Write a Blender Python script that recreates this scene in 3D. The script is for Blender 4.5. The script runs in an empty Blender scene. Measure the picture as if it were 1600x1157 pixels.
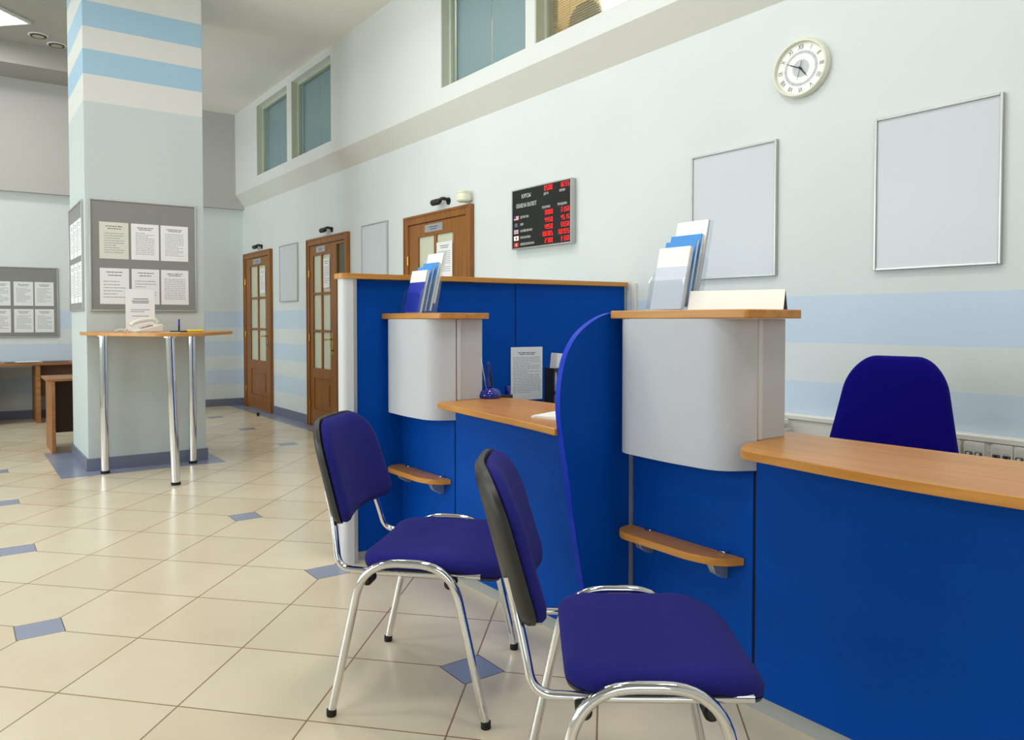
import bpy, bmesh, math, random
from mathutils import Vector, Matrix
random.seed(7)
PI = math.pi
sc = bpy.context.scene
COL = sc.collection

# ------------------------------------------------------------------ materials
def lin(c):
    return tuple((v/255/12.92 if v/255 <= .04045 else ((v/255+.055)/1.055)**2.4) for v in c) + (1,)
MATS = {}
def pmat(name, rgb, rough=.5, metal=0, spec=.5, bump=0, bscale=200, emit=None, estr=1, var=0, vscale=3, coat=0, sheen=0):
    m = bpy.data.materials.new(name); m.use_nodes = True
    nt = m.node_tree; b = nt.nodes['Principled BSDF']
    b.inputs['Base Color'].default_value = lin(rgb); b.inputs['Roughness'].default_value = rough
    b.inputs['Metallic'].default_value = metal; b.inputs['Specular IOR Level'].default_value = spec
    b.inputs['Coat Weight'].default_value = coat
    b.inputs['Sheen Weight'].default_value = sheen
    if emit:
        b.inputs['Emission Color'].default_value = lin(emit); b.inputs['Emission Strength'].default_value = estr
    if bump or var:
        tc = nt.nodes.new('ShaderNodeTexCoord')
    if var:
        n = nt.nodes.new('ShaderNodeTexNoise'); n.inputs['Scale'].default_value = vscale; n.inputs['Detail'].default_value = 4
        mx = nt.nodes.new('ShaderNodeMix'); mx.data_type = 'RGBA'
        d = tuple(max(0, v*(1-var)) for v in rgb); l = tuple(min(255, v*(1+var*.5)) for v in rgb)
        mx.inputs[6].default_value = lin(d); mx.inputs[7].default_value = lin(l)
        nt.links.new(tc.outputs['Object'], n.inputs['Vector']); nt.links.new(n.outputs['Fac'], mx.inputs[0]); nt.links.new(mx.outputs[2], b.inputs['Base Color'])
    if bump:
        n = nt.nodes.new('ShaderNodeTexNoise'); n.inputs['Scale'].default_value = bscale; n.inputs['Detail'].default_value = 3
        bp = nt.nodes.new('ShaderNodeBump'); bp.inputs['Strength'].default_value = bump; bp.inputs['Distance'].default_value = .002
        nt.links.new(tc.outputs['Object'], n.inputs['Vector']); nt.links.new(n.outputs['Fac'], bp.inputs['Height']); nt.links.new(bp.outputs['Normal'], b.inputs['Normal'])
    MATS[name] = m
    return m

class G:  # tiny node-graph helper
    def __init__(s, m): s.nt = m.node_tree; s.b = s.nt.nodes['Principled BSDF']
    def n(s, t, **k):
        x = s.nt.nodes.new(t)
        for a, v in k.items(): setattr(x, a, v)
        return x
    def l(s, a, b): s.nt.links.new(a, b)
    def m(s, op, a, b=None, c=None):
        x = s.n('ShaderNodeMath', operation=op)
        for i, v in enumerate((a, b, c)):
            if v is None: continue
            if isinstance(v, (int, float)): x.inputs[i].default_value = v
            else: s.l(v, x.inputs[i])
        return x.outputs[0]
    def mix(s, f, a, b):
        x = s.n('ShaderNodeMix', data_type='RGBA')
        s.l(f, x.inputs[0])
        for i, v in ((6, a), (7, b)):
            if isinstance(v, tuple): x.inputs[i].default_value = v
            else: s.l(v, x.inputs[i])
        return x.outputs[2]
    def pos(s):
        g = s.n('ShaderNodeNewGeometry'); sp = s.n('ShaderNodeSeparateXYZ'); s.l(g.outputs['Position'], sp.inputs[0]); return sp.outputs, g.outputs['Position']

def wood(name, c1, c2, scale=(2, 30, 30), rough=.32):
    m = pmat(name, c1, rough=rough); g = G(m)
    tc = g.n('ShaderNodeTexCoord'); mp = g.n('ShaderNodeMapping'); mp.inputs['Scale'].default_value = scale
    g.l(tc.outputs['Object'], mp.inputs['Vector'])
    n = g.n('ShaderNodeTexNoise'); n.inputs['Scale'].default_value = 1.0; n.inputs['Detail'].default_value = 6; n.inputs['Distortion'].default_value = .6
    g.l(mp.outputs[0], n.inputs['Vector'])
    r = g.n('ShaderNodeValToRGB'); r.color_ramp.elements[0].position = .35; r.color_ramp.elements[1].position = .68
    r.color_ramp.elements[0].color = lin(c2); r.color_ramp.elements[1].color = lin(c1)
    g.l(n.outputs['Fac'], r.inputs[0]); g.l(r.outputs[0], g.b.inputs['Base Color'])
    return m

WOODY = wood('beech_wood', (204, 142, 60), (186, 122, 42), (30, 2, 30))
WOODX = wood('beech_wood_cross', (204, 144, 66), (188, 124, 48), (2, 30, 30))
DOORW = wood('brown_door_wood', (156, 98, 34), (122, 74, 22), (40, 40, 1.5), .38)
DESKW = wood('desk_wood', (168, 112, 62), (140, 88, 44), (2, 30, 30), .45)
DARKW = pmat('dark_wood', (88, 55, 30), rough=.5, var=.15)
BLUE = pmat('blue_laminate', (0, 72, 168), rough=.5, spec=.08, var=.04, vscale=1.5)
BLUEEDGE = pmat('blue_edging', (8, 52, 190), rough=.45, spec=.2)
SILVER = pmat('silver_laminate', (196, 197, 204), rough=.5, spec=.35)
ALU = pmat('aluminium', (190, 190, 188), rough=.35, metal=.7)
POSTW = pmat('pale_grey_post', (214, 214, 218), rough=.4)
KICK = pmat('grey_plinth', (176, 178, 178), rough=.35, metal=.4)
CHROME = pmat('chrome', (225, 225, 228), rough=.07, metal=1)
FABRIC = pmat('navy_fabric', (40, 40, 122), rough=.95, spec=.04, bump=.35, bscale=900, var=.08, vscale=400, sheen=.04)
FABRIC2 = pmat('royal_fabric', (18, 12, 118), rough=.95, spec=.04, bump=.35, bscale=900, var=.08, vscale=400, sheen=.03)
BLACKP = pmat('black_plastic', (34, 32, 30), rough=.42)
RUBBER = pmat('black_rubber', (18, 18, 18), rough=.7)
WHITE = pmat('white_paint', (222, 225, 224), rough=.6)
CEIL = pmat('ceiling_paint', (240, 237, 232), rough=.85)
CEIL_DIM = pmat('ceiling_bay_dimmed', (160, 158, 152), rough=.85)  # shaded copy of the ceiling tone: the bay's dimness is in the colour
WARMW = pmat('bulkhead_paint', (216, 216, 210), rough=.8)
BASEB = pmat('blue_grey_tile', (112, 118, 138), rough=.3, var=.06, vscale=6)
PAPER = pmat('paper', (232, 232, 234), rough=.8)
PAPERC = pmat('cream_paper', (216, 214, 204), rough=.8)
INK = pmat('ink_grey', (158, 160, 168), rough=.8)
INKD = pmat('ink_dark', (92, 94, 104), rough=.8)
GREYFELT = pmat('grey_felt', (136, 136, 134), rough=.95, bump=.2, bscale=500)
BOARDW = pmat('pale_board', (206, 211, 218), rough=.3)
CREAM = pmat('cream_plastic', (232, 230, 208), rough=.4)
TRUNK = pmat('white_trunking', (226, 224, 214), rough=.5)
BRASS = pmat('brass', (206, 170, 84), rough=.25, metal=1)
FROST = pmat('frosted_glass', (204, 206, 184), rough=.3)
DKGLASS = pmat('dark_glass', (70, 68, 46), rough=.06)
TEAL = pmat('teal_blind', (160, 176, 190), rough=.75)
REVEAL = pmat('window_frame_paint', (196, 200, 184), rough=.6)
BEIGE = pmat('beige_slat', (216, 200, 166), rough=.5)
LBLUE = pmat('sky_blue_paper', (70, 150, 226), rough=.5)
NAVY = pmat('navy_paper', (24, 48, 172), rough=.45)
LAV = pmat('lavender_paper', (214, 218, 234), rough=.55)
CARD = pmat('white_card', (250, 249, 244), rough=.5)
SIGNBK = pmat('black_panel', (22, 20, 20), rough=.25)
LEDM = pmat('red_led', (255, 30, 30), rough=.5, emit=(255, 16, 30), estr=1.1)
SIGNTX = pmat('sign_lettering', (222, 222, 222), rough=.6)
RED = pmat('red_print', (200, 30, 30), rough=.6)
FLAGB = pmat('blue_print', (40, 50, 140), rough=.6)
PENB = pmat('cobalt_plastic', (12, 30, 140), rough=.15, coat=.5)
YEL = pmat('yellow_plastic', (232, 212, 40), rough=.4)
LAMPM = pmat('lamp_diffuser', (255, 255, 250), rough=.5, emit=(255, 252, 244), estr=6)
DLAMP = pmat('dim_lens', (170, 160, 140), rough=.4)
BRIGHT = pmat('daylit_white', (250, 250, 245), rough=.7)
PHONE = pmat('ivory_phone', (224, 220, 208), rough=.35)
PINK = pmat('pinkish_plastic', (170, 130, 118), rough=.5)
HANDS = pmat('clock_hand', (26, 28, 34), rough=.4)
DIALG = pmat('dial_grey', (196, 200, 206), rough=.5)

# clear acrylic / window glass
def clear(name, tint, refl):
    m = bpy.data.materials.new(name); m.use_nodes = True; nt = m.node_tree
    for n in list(nt.nodes): nt.nodes.remove(n)
    o = nt.nodes.new('ShaderNodeOutputMaterial'); t = nt.nodes.new('ShaderNodeBsdfTransparent'); gl = nt.nodes.new('ShaderNodeBsdfGlossy'); mx = nt.nodes.new('ShaderNodeMixShader')
    t.inputs[0].default_value = tint; gl.inputs['Roughness'].default_value = .08; mx.inputs[0].default_value = refl
    nt.links.new(t.outputs[0], mx.inputs[1]); nt.links.new(gl.outputs[0], mx.inputs[2]); nt.links.new(mx.outputs[0], o.inputs[0])
    return m
ACRYL = clear('clear_acrylic', (.955, .97, .98, 1), .07)
GLASS = clear('window_glass', (.93, .97, .95, 1), .06)

# striped wall paint (bands are painted on the wall, by height)
def wallmat(name, base, bands, upper=None, zup=99):
    m = pmat(name, base, rough=.75); g = G(m); (x, y, z), P = g.pos()
    col = lin(base)
    n = g.n('ShaderNodeTexNoise'); n.inputs['Scale'].default_value = 1.3; g.l(P, n.inputs['Vector'])
    c2 = tuple(v*.95 for v in base)
    cur = g.mix(n.outputs['Fac'], lin(c2), col)
    if upper:
        f = g.m('GREATER_THAN', z, zup); cur = g.mix(f, cur, lin(upper))
    for z0, z1, rgb in bands:
        f = g.m('MULTIPLY', g.m('GREATER_THAN', z, z0), g.m('LESS_THAN', z, z1)); cur = g.mix(f, cur, lin(rgb))
    g.l(cur, g.b.inputs['Base Color'])
    return m
SB = (200, 216, 234)
WALLM = wallmat('mint_wall_paint', (222, 229, 230), [(1.09, 1.315, SB), (.70, .905, SB), (.30, .505, SB)])
COLM = wallmat('column_paint', (196, 205, 205), [(3.50, 3.70, (158, 190, 212)), (3.13, 3.325, (158, 190, 212)), (3.90, 4.10, (158, 190, 212))], (212, 212, 208), 2.92)

# floor tiles: diagonal cream tiles with small blue-grey inset squares, blue-grey border strips
def floormat():
    m = pmat('floor_tiles', (214, 204, 184), rough=.22, spec=.5); g = G(m); (x, y, z), P = g.pos()
    X0, Y0, DX, DY = .252, 3.485, .2935, .318
    p = g.m('DIVIDE', g.m('SUBTRACT', x, X0), DX); q = g.m('DIVIDE', g.m('SUBTRACT', y, Y0), DY)
    a = g.m('MULTIPLY', g.m('ADD', p, q), .5); b = g.m('MULTIPLY', g.m('SUBTRACT', p, q), .5)
    def near(v, w):  # distance to nearest integer < w
        d = g.m('ABSOLUTE', g.m('SUBTRACT', v, g.m('ROUND', v))); return d, g.m('LESS_THAN', d, w)
    da, la = near(a, .0065); db, lb = near(b, .0065)
    grout = g.m('MAXIMUM', la, lb)
    # inset squares
    px = g.m('DIVIDE', p, 4); py = g.m('DIVIDE', q, 4)
    ex = g.m('MULTIPLY', g.m('ABSOLUTE', g.m('SUBTRACT', px, g.m('ROUND', px))), 4*DX)
    ey = g.m('MULTIPLY', g.m('ABSOLUTE', g.m('SUBTRACT', py, g.m('ROUND', py))), 4*DY)
    e = g.m('MAXIMUM', ex, ey)
    plain = g.m('MULTIPLY', g.m('LESS_THAN', g.m('ABSOLUTE', g.m('SUBTRACT', x, 1.43)), .3), g.m('LESS_THAN', g.m('ABSOLUTE', g.m('SUBTRACT', y, 6.03)), .3))
    e = g.m('ADD', e, plain)
    inset = g.m('LESS_THAN', e, .078); ing = g.m('LESS_THAN', e, .082)
    # tile-to-tile tone
    ca = g.m('FLOOR', a); cb = g.m('FLOOR', b)
    cx = g.n('ShaderNodeCombineXYZ'); g.l(ca, cx.inputs[0]); g.l(cb, cx.inputs[1])
    wn = g.n('ShaderNodeTexWhiteNoise'); g.l(cx.outputs[0], wn.inputs['Vector'])
    ns = g.n('ShaderNodeTexNoise'); ns.inputs['Scale'].default_value = 3.5; ns.inputs['Detail'].default_value = 5; g.l(P, ns.inputs['Vector'])
    f = g.m('ADD', g.m('MULTIPLY', wn.outputs['Value'], .4), g.m('MULTIPLY', ns.outputs['Fac'], .6))
    tile = g.mix(f, lin((206, 190, 162)), lin((224, 212, 188)))
    cur = g.mix(grout, tile, lin((142, 112, 76)))
    cur = g.mix(ing, cur, lin((96, 84, 76))); 
    blue = g.mix(ns.outputs['Fac'], lin((128, 138, 162)), lin((150, 158, 178)))
    cur = g.mix(inset, cur, blue)
    # borders: strip along right wall, frame round the column
    s1 = g.m('GREATER_THAN', x, 3.10)
    cxm = g.m('ABSOLUTE', g.m('SUBTRACT', x, 1.245)); cym = g.m('ABSOLUTE', g.m('SUBTRACT', y, 7.38))
    s2 = g.m('MULTIPLY', g.m('LESS_THAN', cxm, .605), g.m('LESS_THAN', cym, .69))
    s = g.m('MAXIMUM', s1, s2)
    gl = g.m('MAXIMUM', g.m('LESS_THAN', g.m('ABSOLUTE', g.m('SUBTRACT', y, g.m('MULTIPLY', g.m('ROUND', g.m('DIVIDE', y, .45)), .45))), .003), 0)
    bb = g.mix(gl, blue, lin((110, 112, 126)))
    cur = g.mix(s, cur, bb)
    g.l(cur, g.b.inputs['Base Color'])
    rg = g.m('ADD', .16, g.m('MULTIPLY', ns.outputs['Fac'], .14)); g.l(rg, g.b.inputs['Roughness'])
    bp = g.n('ShaderNodeBump'); bp.inputs['Strength'].default_value = .3; bp.inputs['Distance'].default_value = .002
    g.l(g.m('SUBTRACT', 1, grout), bp.inputs['Height']); g.l(bp.outputs[0], g.b.inputs['Normal'])
    return m
FLOORM = floormat()

# ------------------------------------------------------------------ mesh builder
class MB:
    def __init__(s, M=None):
        s.bm = bmesh.new(); s.mats = []; s.M = M or Matrix.Identity(4)
    def mi(s, m):
        if m not in s.mats: s.mats.append(m)
        return s.mats.index(m)
    def v(s, p): return s.bm.verts.new(s.M @ Vector(p))
    def face(s, vs, i, smooth=False):
        try: f = s.bm.faces.new(vs)
        except ValueError: return
        f.material_index = i; f.smooth = smooth
    def box(s, x0, x1, y0, y1, z0, z1, m, R=None):
        i = s.mi(m); c = [(x, y, z) for z in (z0, z1) for y in (y0, y1) for x in (x0, x1)]
        if R: c = [R @ Vector(p) for p in c]
        v = [s.v(p) for p in c]
        for q in ((0, 2, 3, 1), (4, 5, 7, 6), (0, 1, 5, 4), (2, 6, 7, 3), (0, 4, 6, 2), (1, 3, 7, 5)): s.face([v[k] for k in q], i)
        return s
    def prism(s, poly, a0, a1, m, axis='z', smooth=False):
        i = s.mi(m)
        def mk(p, h):
            return {'z': (p[0], p[1], h), 'y': (p[0], h, p[1]), 'x': (h, p[0], p[1])}[axis]
        A = [s.v(mk(p, a0)) for p in poly]; B = [s.v(mk(p, a1)) for p in poly]
        n = len(poly)
        for k in range(n): s.face([A[k], A[(k+1) % n], B[(k+1) % n], B[k]], i, smooth)
        s.face(A[::-1], i); s.face(B, i)
        return s
    def shell(s, line, a0, a1, th, m, axis='z'):  # thickened open polyline extruded along an axis
        n = len(line); off = []
        for k in range(n):
            a = Vector(line[max(0, k-1)]); b = Vector(line[min(n-1, k+1)]); d = (b-a).normalized(); off.append(Vector(line[k]) + Vector((-d.y, d.x))*th)
        return s.prism([tuple(p) for p in line] + [tuple(p) for p in off[::-1]], a0, a1, m, axis, True)
    def tube(s, pts, r, m, seg=14, sx=1.0, cap=True):
        i = s.mi(m); P = [Vector(p) for p in pts]; n = len(P); up = None; rings = []
        for k in range(n):
            d = (P[min(n-1, k+1)] - P[max(0, k-1)]).normalized()
            if up is None:
                up = Vector((0, 0, 1)) if abs(d.z) < .9 else Vector((1, 0, 0))
            side = d.cross(up).normalized(); up = side.cross(d).normalized()
            rings.append([s.v(P[k] + side*math.cos(t*2*PI/seg)*r*sx + up*math.sin(t*2*PI/seg)*r) for t in range(seg)])
        for k in range(n-1):
            for t in range(seg): s.face([rings[k][t], rings[k][(t+1) % seg], rings[k+1][(t+1) % seg], rings[k+1][t]], i, True)
        if cap: s.face(rings[0][::-1], i); s.face(rings[-1], i)
        return s
    def lathe(s, prof, m, seg=32, c=(0, 0, 0), ax='z', sx=1, sy=1, smooth=True):
        i = s.mi(m); rings = []
        for r, h in prof:
            ring = []
            for t in range(seg):
                a, b = r*math.cos(2*PI*t/seg)*sx, r*math.sin(2*PI*t/seg)*sy
                p = {'z': (a, b, h), 'x': (h, a, b), 'y': (a, h, b)}[ax]
                ring.append(s.v(Vector(p) + Vector(c)))
            rings.append(ring)
        for k in range(len(rings)-1):
            for t in range(seg): s.face([rings[k][t], rings[k][(t+1) % seg], rings[k+1][(t+1) % seg], rings[k+1][t]], i, smooth)
        s.face(rings[0][::-1], i); s.face(rings[-1], i)
        return s
    def pad(s, outline, layers, m, dome=None, fn=None, dome_d=1):
        """layers: (inset, z) rings of an outline (list of xy), closed by an inner grid of rings; fn deforms each point"""
        i = s.mi(m); fn = fn or (lambda p: p)
        cx = sum(p[0] for p in outline)/len(outline); cy = sum(p[1] for p in outline)/len(outline)
        def ring(ins, z):
            out = []
            for x, y in outline:
                d = math.hypot(x-cx, y-cy); k = max(0, (d-ins)/d); out.append(s.v(fn(Vector((cx+(x-cx)*k, cy+(y-cy)*k, z)))))
            return out
        def fr(f, z): return [s.v(fn(Vector((cx+(x-cx)*f, cy+(y-cy)*f, z)))) for x, y in outline]
        R = [ring(a, z) for a, z in layers]
        zt = layers[-1][1]; zb = layers[0][1]; n = len(outline)
        top = [fr(f, zt + (dome or 0)*(1-f*f)) for f in (.8, .6, .4, .2)]
        bot = [fr(f, zb) for f in (.2, .4, .6, .8)]
        al = bot + R + top
        for a, b in zip(al, al[1:]):
            for t in range(n): s.face([a[t], a[(t+1) % n], b[(t+1) % n], b[t]], i, True)
        s.face(al[0][::-1], i, True); s.face(al[-1], i, True)
        return s
    def text(s, txt, size, m, M, depth=.0006, align='CENTER'):
        i = s.mi(m)
        cu = bpy.data.curves.new('t', 'FONT'); cu.body = txt; cu.size = size; cu.align_x = align; cu.align_y = 'CENTER'; cu.extrude = depth; cu.resolution_u = 2
        o = bpy.data.objects.new('t', cu); COL.objects.link(o)
        dg = bpy.context.evaluated_depsgraph_get(); me = bpy.data.meshes.new_from_object(o.evaluated_get(dg))
        vs = [s.v(M @ v.co) for v in me.vertices]
        for p in me.polygons: s.face([vs[k] for k in p.vertices], i)
        bpy.data.objects.remove(o); bpy.data.curves.remove(cu); bpy.data.meshes.remove(me)
        return s
    def build(s, name, parent=None, bevel=0, loc=None, seg=2):
        me = bpy.data.meshes.new(name); bmesh.ops.recalc_face_normals(s.bm, faces=s.bm.faces[:])
        s.bm.to_mesh(me); s.bm.free()
        for m in s.mats: me.materials.append(m)
        me.set_sharp_from_angle(angle=math.radians(42))
        o = bpy.data.objects.new(name, me); COL.objects.link(o)
        if parent:
            o.parent = parent
        if loc: o.location = loc
        if bevel:
            b = o.modifiers.new('bevel', 'BEVEL'); b.width = bevel; b.segments = seg; b.limit_method = 'ANGLE'; b.angle_limit = math.radians(50)
        return o

def tag(o, label, cat, group=None):
    o['label'] = label; o['category'] = cat
    if group: o['group'] = group
    return o
def struct(o): o['kind'] = 'structure'; return o
def thing(name, loc, label, cat, group=None, rz=0):
    o = bpy.data.objects.new(name, None); COL.objects.link(o); o.location = loc; o.rotation_euler = (0, 0, rz); o.empty_display_size = .05
    return tag(o, label, cat, group)
def sub(root):  # builder whose coordinates are world coordinates, stored local to root (unrotated roots)
    return MB(Matrix.Translation(-root.location))
def smoothpath(pts, rad, n=6):
    P = [Vector(p) for p in pts]; out = [P[0]]
    for k in range(1, len(P)-1):
        a = (P[k-1]-P[k]); b = (P[k+1]-P[k]); r = rad[k-1] if isinstance(rad, (list, tuple)) else rad
        r = min(r, a.length*.49, b.length*.49); A = P[k]+a.normalized()*r; B = P[k]+b.normalized()*r
        for t in range(n+1):
            u = t/n; out.append(A*(1-u)**2 + P[k]*2*u*(1-u) + B*u*u)
    out.append(P[-1]); return out
def rrect(x0, x1, y0, y1, r, n=8):
    rs = r if isinstance(r, (list, tuple)) else [r]*4  # order: (x1,y1),(x0,y1),(x0,y0),(x1,y0)
    out = []
    for k, (cx, cy, a0) in enumerate(((x1, y1, 0), (x0, y1, 90), (x0, y0, 180), (x1, y0, 270))):
        q = rs[k]; ox = cx - q if k in (0, 3) else cx + q; oy = cy - q if k in (0, 1) else cy + q
        for t in range(n+1):
            a = math.radians(a0 + 90*t/n); out.append((ox+q*math.cos(a), oy+q*math.sin(a)))
    return out
def subdiv_outline(o, maxd=.03):
    out = []
    for k in range(len(o)):
        a = Vector(o[k]); b = Vector(o[(k+1) % len(o)]); n = max(1, math.ceil((b-a).length/maxd))
        for t in range(n): out.append(tuple(a.lerp(b, t/n)))
    return out

# ------------------------------------------------------------------ setting
WX = 3.32; BY = 11.08; LX = -4.2; FY = -2.8; ZC = 4.03; UX = 3.20
struct(MB().box(LX, 5.0, FY, BY+.2, -.1, 0, FLOORM).build('floor'))
# right wall, lower part with the painted stripes
struct(MB().box(WX, WX+.25, FY, BY+.2, 0, 2.76, WALLM).build('wall_right'))
# sloped cornice between lower and upper wall
struct(MB().prism([(WX, 2.76), (UX, 2.925), (WX+.25, 2.925), (WX+.25, 2.76)], FY, BY+.2, WARMW, 'y').build('trim_1'))
# upper wall with four interior window openings
wins = [(8.94, 10.05), (7.64, 8.79), (4.28, 5.41), (3.02, 4.175)]
WZ0, WZ1 = 3.055, 3.94
mb = MB()
mb.box(UX, UX+.2, FY, BY+.2, 2.925, WZ0, WHITE); mb.box(UX, UX+.2, FY, BY+.2, WZ1, ZC+.3, WHITE)
ys = sorted([FY, BY+.2] + [v for w in wins for v in w])
for a, b in zip(ys[0::2], ys[1::2]): mb.box(UX, UX+.2, a, b, WZ0, WZ1, WHITE)
struct(mb.build('wall_right_upper'))
# ceiling: flat slab on the right, higher bay on the left with a step
mb = MB(); mb.box(1.3, 5.0, FY, BY+.2, ZC, ZC+.1, CEIL); mb.box(LX, 1.3, FY, 10.35, 4.30, 4.40, CEIL_DIM)
mb.box(1.26, 1.30, FY, BY+.2, ZC, 4.30, CEIL)
struct(mb.build('ceiling'))
struct(MB().box(LX, 1.3, 10.35, BY+.2, 4.07, 4.40, CEIL_DIM).build('trim_2'))
# back wall and its bulkhead
struct(MB().box(LX-.2, WX+.25, BY, BY+.2, 0, 4.4, WALLM).build('wall_back'))
struct(MB().box(LX, UX+.12, BY-.10, BY, 2.735, 4.4, pmat('bulkhead_back_dimmed', (188, 186, 184), rough=.85)).build('trim_3'))  # bulkhead tone darkened in the colour for the dim back of the hall
# left wall with four tall windows (behind / left of the camera), front wall with one
def daywall(name, axis, at, th, spans, z0, z1, lo, hi, H):
    mb = MB()
    def bx(a, b, c, d):
        if axis == 'x': mb.box(at-th, at, a, b, c, d, WHITE)
        else: mb.box(a, b, at-th, at, c, d, WHITE)
    bx(lo, hi, 0, z0); bx(lo, hi, z1, H)
    e = sorted([lo, hi] + [v for w in spans for v in w])
    for a, b in zip(e[0::2], e[1::2]): bx(a, b, z0, z1)
    return struct(mb.build(name))
LW = [(1.4, 3.6), (4.4, 6.6), (7.4, 9.6)]
daywall('wall_left', 'x', LX, .2, LW, .8, 3.4, FY-.2, BY+.2, 4.4)
FWN = [(-3.4, -.6)]
daywall('wall_front', 'y', FY, .2, FWN, .8, 3.4, LX-.2, WX+.25, 4.4)
wn = 5
def daywindow(axis, at, a, b):
    global wn
    r = struct(bpy.data.objects.new('window_%d' % wn, None)); COL.objects.link(r); wn += 1
    mb = MB(); gb = MB(); t = .05
    def bx(m_, a0, a1, c0, c1, mat, d=.03):
        if axis == 'x': m_.box(at-.1-d, at-.1+d, a0, a1, c0, c1, mat)
        else: m_.box(a0, a1, at-.1-d, at-.1+d, c0, c1, mat)
    mid = (a+b)/2
    for s0, s1 in ((a, a+t), (b-t, b), (mid-t/2, mid+t/2)): bx(mb, s0, s1, .8, 3.4, REVEAL)
    for c0, c1 in ((.8, .85), (3.35, 3.4), (2.5, 2.55)): bx(mb, a, b, c0, c1, REVEAL, .029)
    bx(gb, a+t, b-t, .85, 3.35, GLASS, .004)
    mb.build('window_frame', r); gb.build('window_pane', r)
for a, b in LW: daywindow('x', LX, a, b)
for a, b in FWN: daywindow('y', FY, a, b)

# baseboards
struct(MB().box(WX-.014, WX, FY, 5.1, 0, .1, BASEB).box(WX-.014, WX, 6.22, 7.44, 0, .1, BASEB).box(WX-.014, WX, 8.58, 9.82, 0, .1, BASEB).box(WX-.014, WX, 10.95, BY, 0, .1, BASEB).build('baseboard_right', bevel=.002))
struct(MB().box(LX, WX-.014, BY-.014, BY, 0, .1, BASEB).build('baseboard_back', bevel=.002))
# column
CX0, CX1, CY0, CY1 = .85, 1.745, 6.915, 7.85
struct(MB().box(CX0, CX1, CY0, CY1, 0, 4.4, COLM).build('wall_column', bevel=.004))
mb = MB(); w = .014
mb.box(CX0-w, CX1+w, CY0-w, CY0, 0, .098, BASEB); mb.box(CX0-w, CX1+w, CY1, CY1+w, 0, .098, BASEB)
mb.box(CX0-w, CX0, CY0, CY1, 0, .098, BASEB); mb.box(CX1, CX1+w, CY0, CY1, 0, .098, BASEB)
struct(mb.build('baseboard_column', bevel=.002))

# interior windows of the upper floor
def upwin(n, y0, y1, kind):
    r = struct(bpy.data.objects.new('window_%d' % n, None)); COL.objects.link(r)
    mb = MB(); t = .035; x0, x1 = UX+.07, UX+.11
    mb.box(x0, x1, y0, y0+t, WZ0, WZ1, REVEAL); mb.box(x0, x1, y1-t, y1, WZ0, WZ1, REVEAL)
    mb.box(x0, x1, y0+t, y1-t, WZ0, WZ0+.02, REVEAL); mb.box(x0, x1, y0+t, y1-t, WZ1-t, WZ1, REVEAL)
    mb.build('window_frame', r, bevel=.002)
    MB().box(UX+.001, x1, y1-.012, y1-.001, WZ0+.001, WZ1-.001, REVEAL).build('reveal_lining', r)
    MB().box(x0+.018, x0+.022, y0+t, y1-t, WZ0+.02, WZ1-t, GLASS).build('window_pane', r)
    b = MB()
    if kind == 'teal':
        k = 0; yy = y0+.01
        while yy < y1-.02:
            y2 = min(yy+.30, y1-.01); b.box(UX+.135+.006*(k % 2), UX+.140+.006*(k % 2), yy, y2, WZ0-.01, WZ1-.01, TEAL); yy = y2+.0; k += 1
        bo = b.build('blind', r)
    else:
        z = WZ0-.005
        while z < WZ1-.02:
            b.box(UX+.134, UX+.147, y0+.02, y1-.02, z, z+.0015, BEIGE); z += .017
        for yy in (y0+.2, y1-.2): b.box(UX+.138, UX+.14, yy, yy+.002, WZ0, WZ1, BEIGE)
        bo = b.build('blind', r)
for i, (w_, k) in enumerate(zip(wins, ('teal', 'teal', 'teal', 'beige'))): upwin(i+1, w_[0], w_[1], k)
# enclosure of the upstairs office behind the fourth window
BACKR = pmat('office_wall_beige', (214, 190, 142), rough=.8)
mb = MB(); mb.box(4.9, 5.0, 2.0, 5.9, 2.5, ZC, BACKR); mb.box(3.57, 5.0, 5.9, 6.0, 2.5, ZC, BACKR); mb.box(3.57, 5.0, 1.9, 2.0, 2.5, ZC, BACKR); mb.box(3.57, 5.0, 1.9, 6.0, 2.40, 2.50, BACKR)
struct(mb.build('wall_upstairs_office'))
t = thing('office_chair', (3.85, 4.41, 2.5), 'black rounded chair back seen through the beige slatted blind upstairs', 'chair')
MB().pad(subdiv_outline(rrect(-.17, .17, -.16, .2, [.15, .15, .09, .09]), .04), [(0, -.02), (-.004, 0), (0, .02)], BLACKP, .01, lambda p: Vector((p.z, p.x, p.y+.86))).build('backrest', t)
MB().tube([(0, 0, .006), (0, 0, .80)], .02, CHROME).lathe([(.14, .001), (.14, .008), (.02, .02)], BLACKP).build('base', t)

# ------------------------------------------------------------------ doors
def viewM(x, y, z):  # local x -> viewer's right (-Y), local y -> up, local z -> out of the right wall (-X)
    return Matrix(((0, 0, -1, x), (-1, 0, 0, y), (0, 1, 0, z), (0, 0, 0, 1)))
def viewF(x, y, z):  # facing the camera side (-Y): local x -> +X, y -> up, z -> -Y
    return Matrix(((1, 0, 0, x), (0, 0, -1, y), (0, 1, 0, z), (0, 0, 0, 1)))
def viewL(x, y, z):  # facing -X (column's left face): local x -> -Y
    return viewM(x, y, z)

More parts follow.
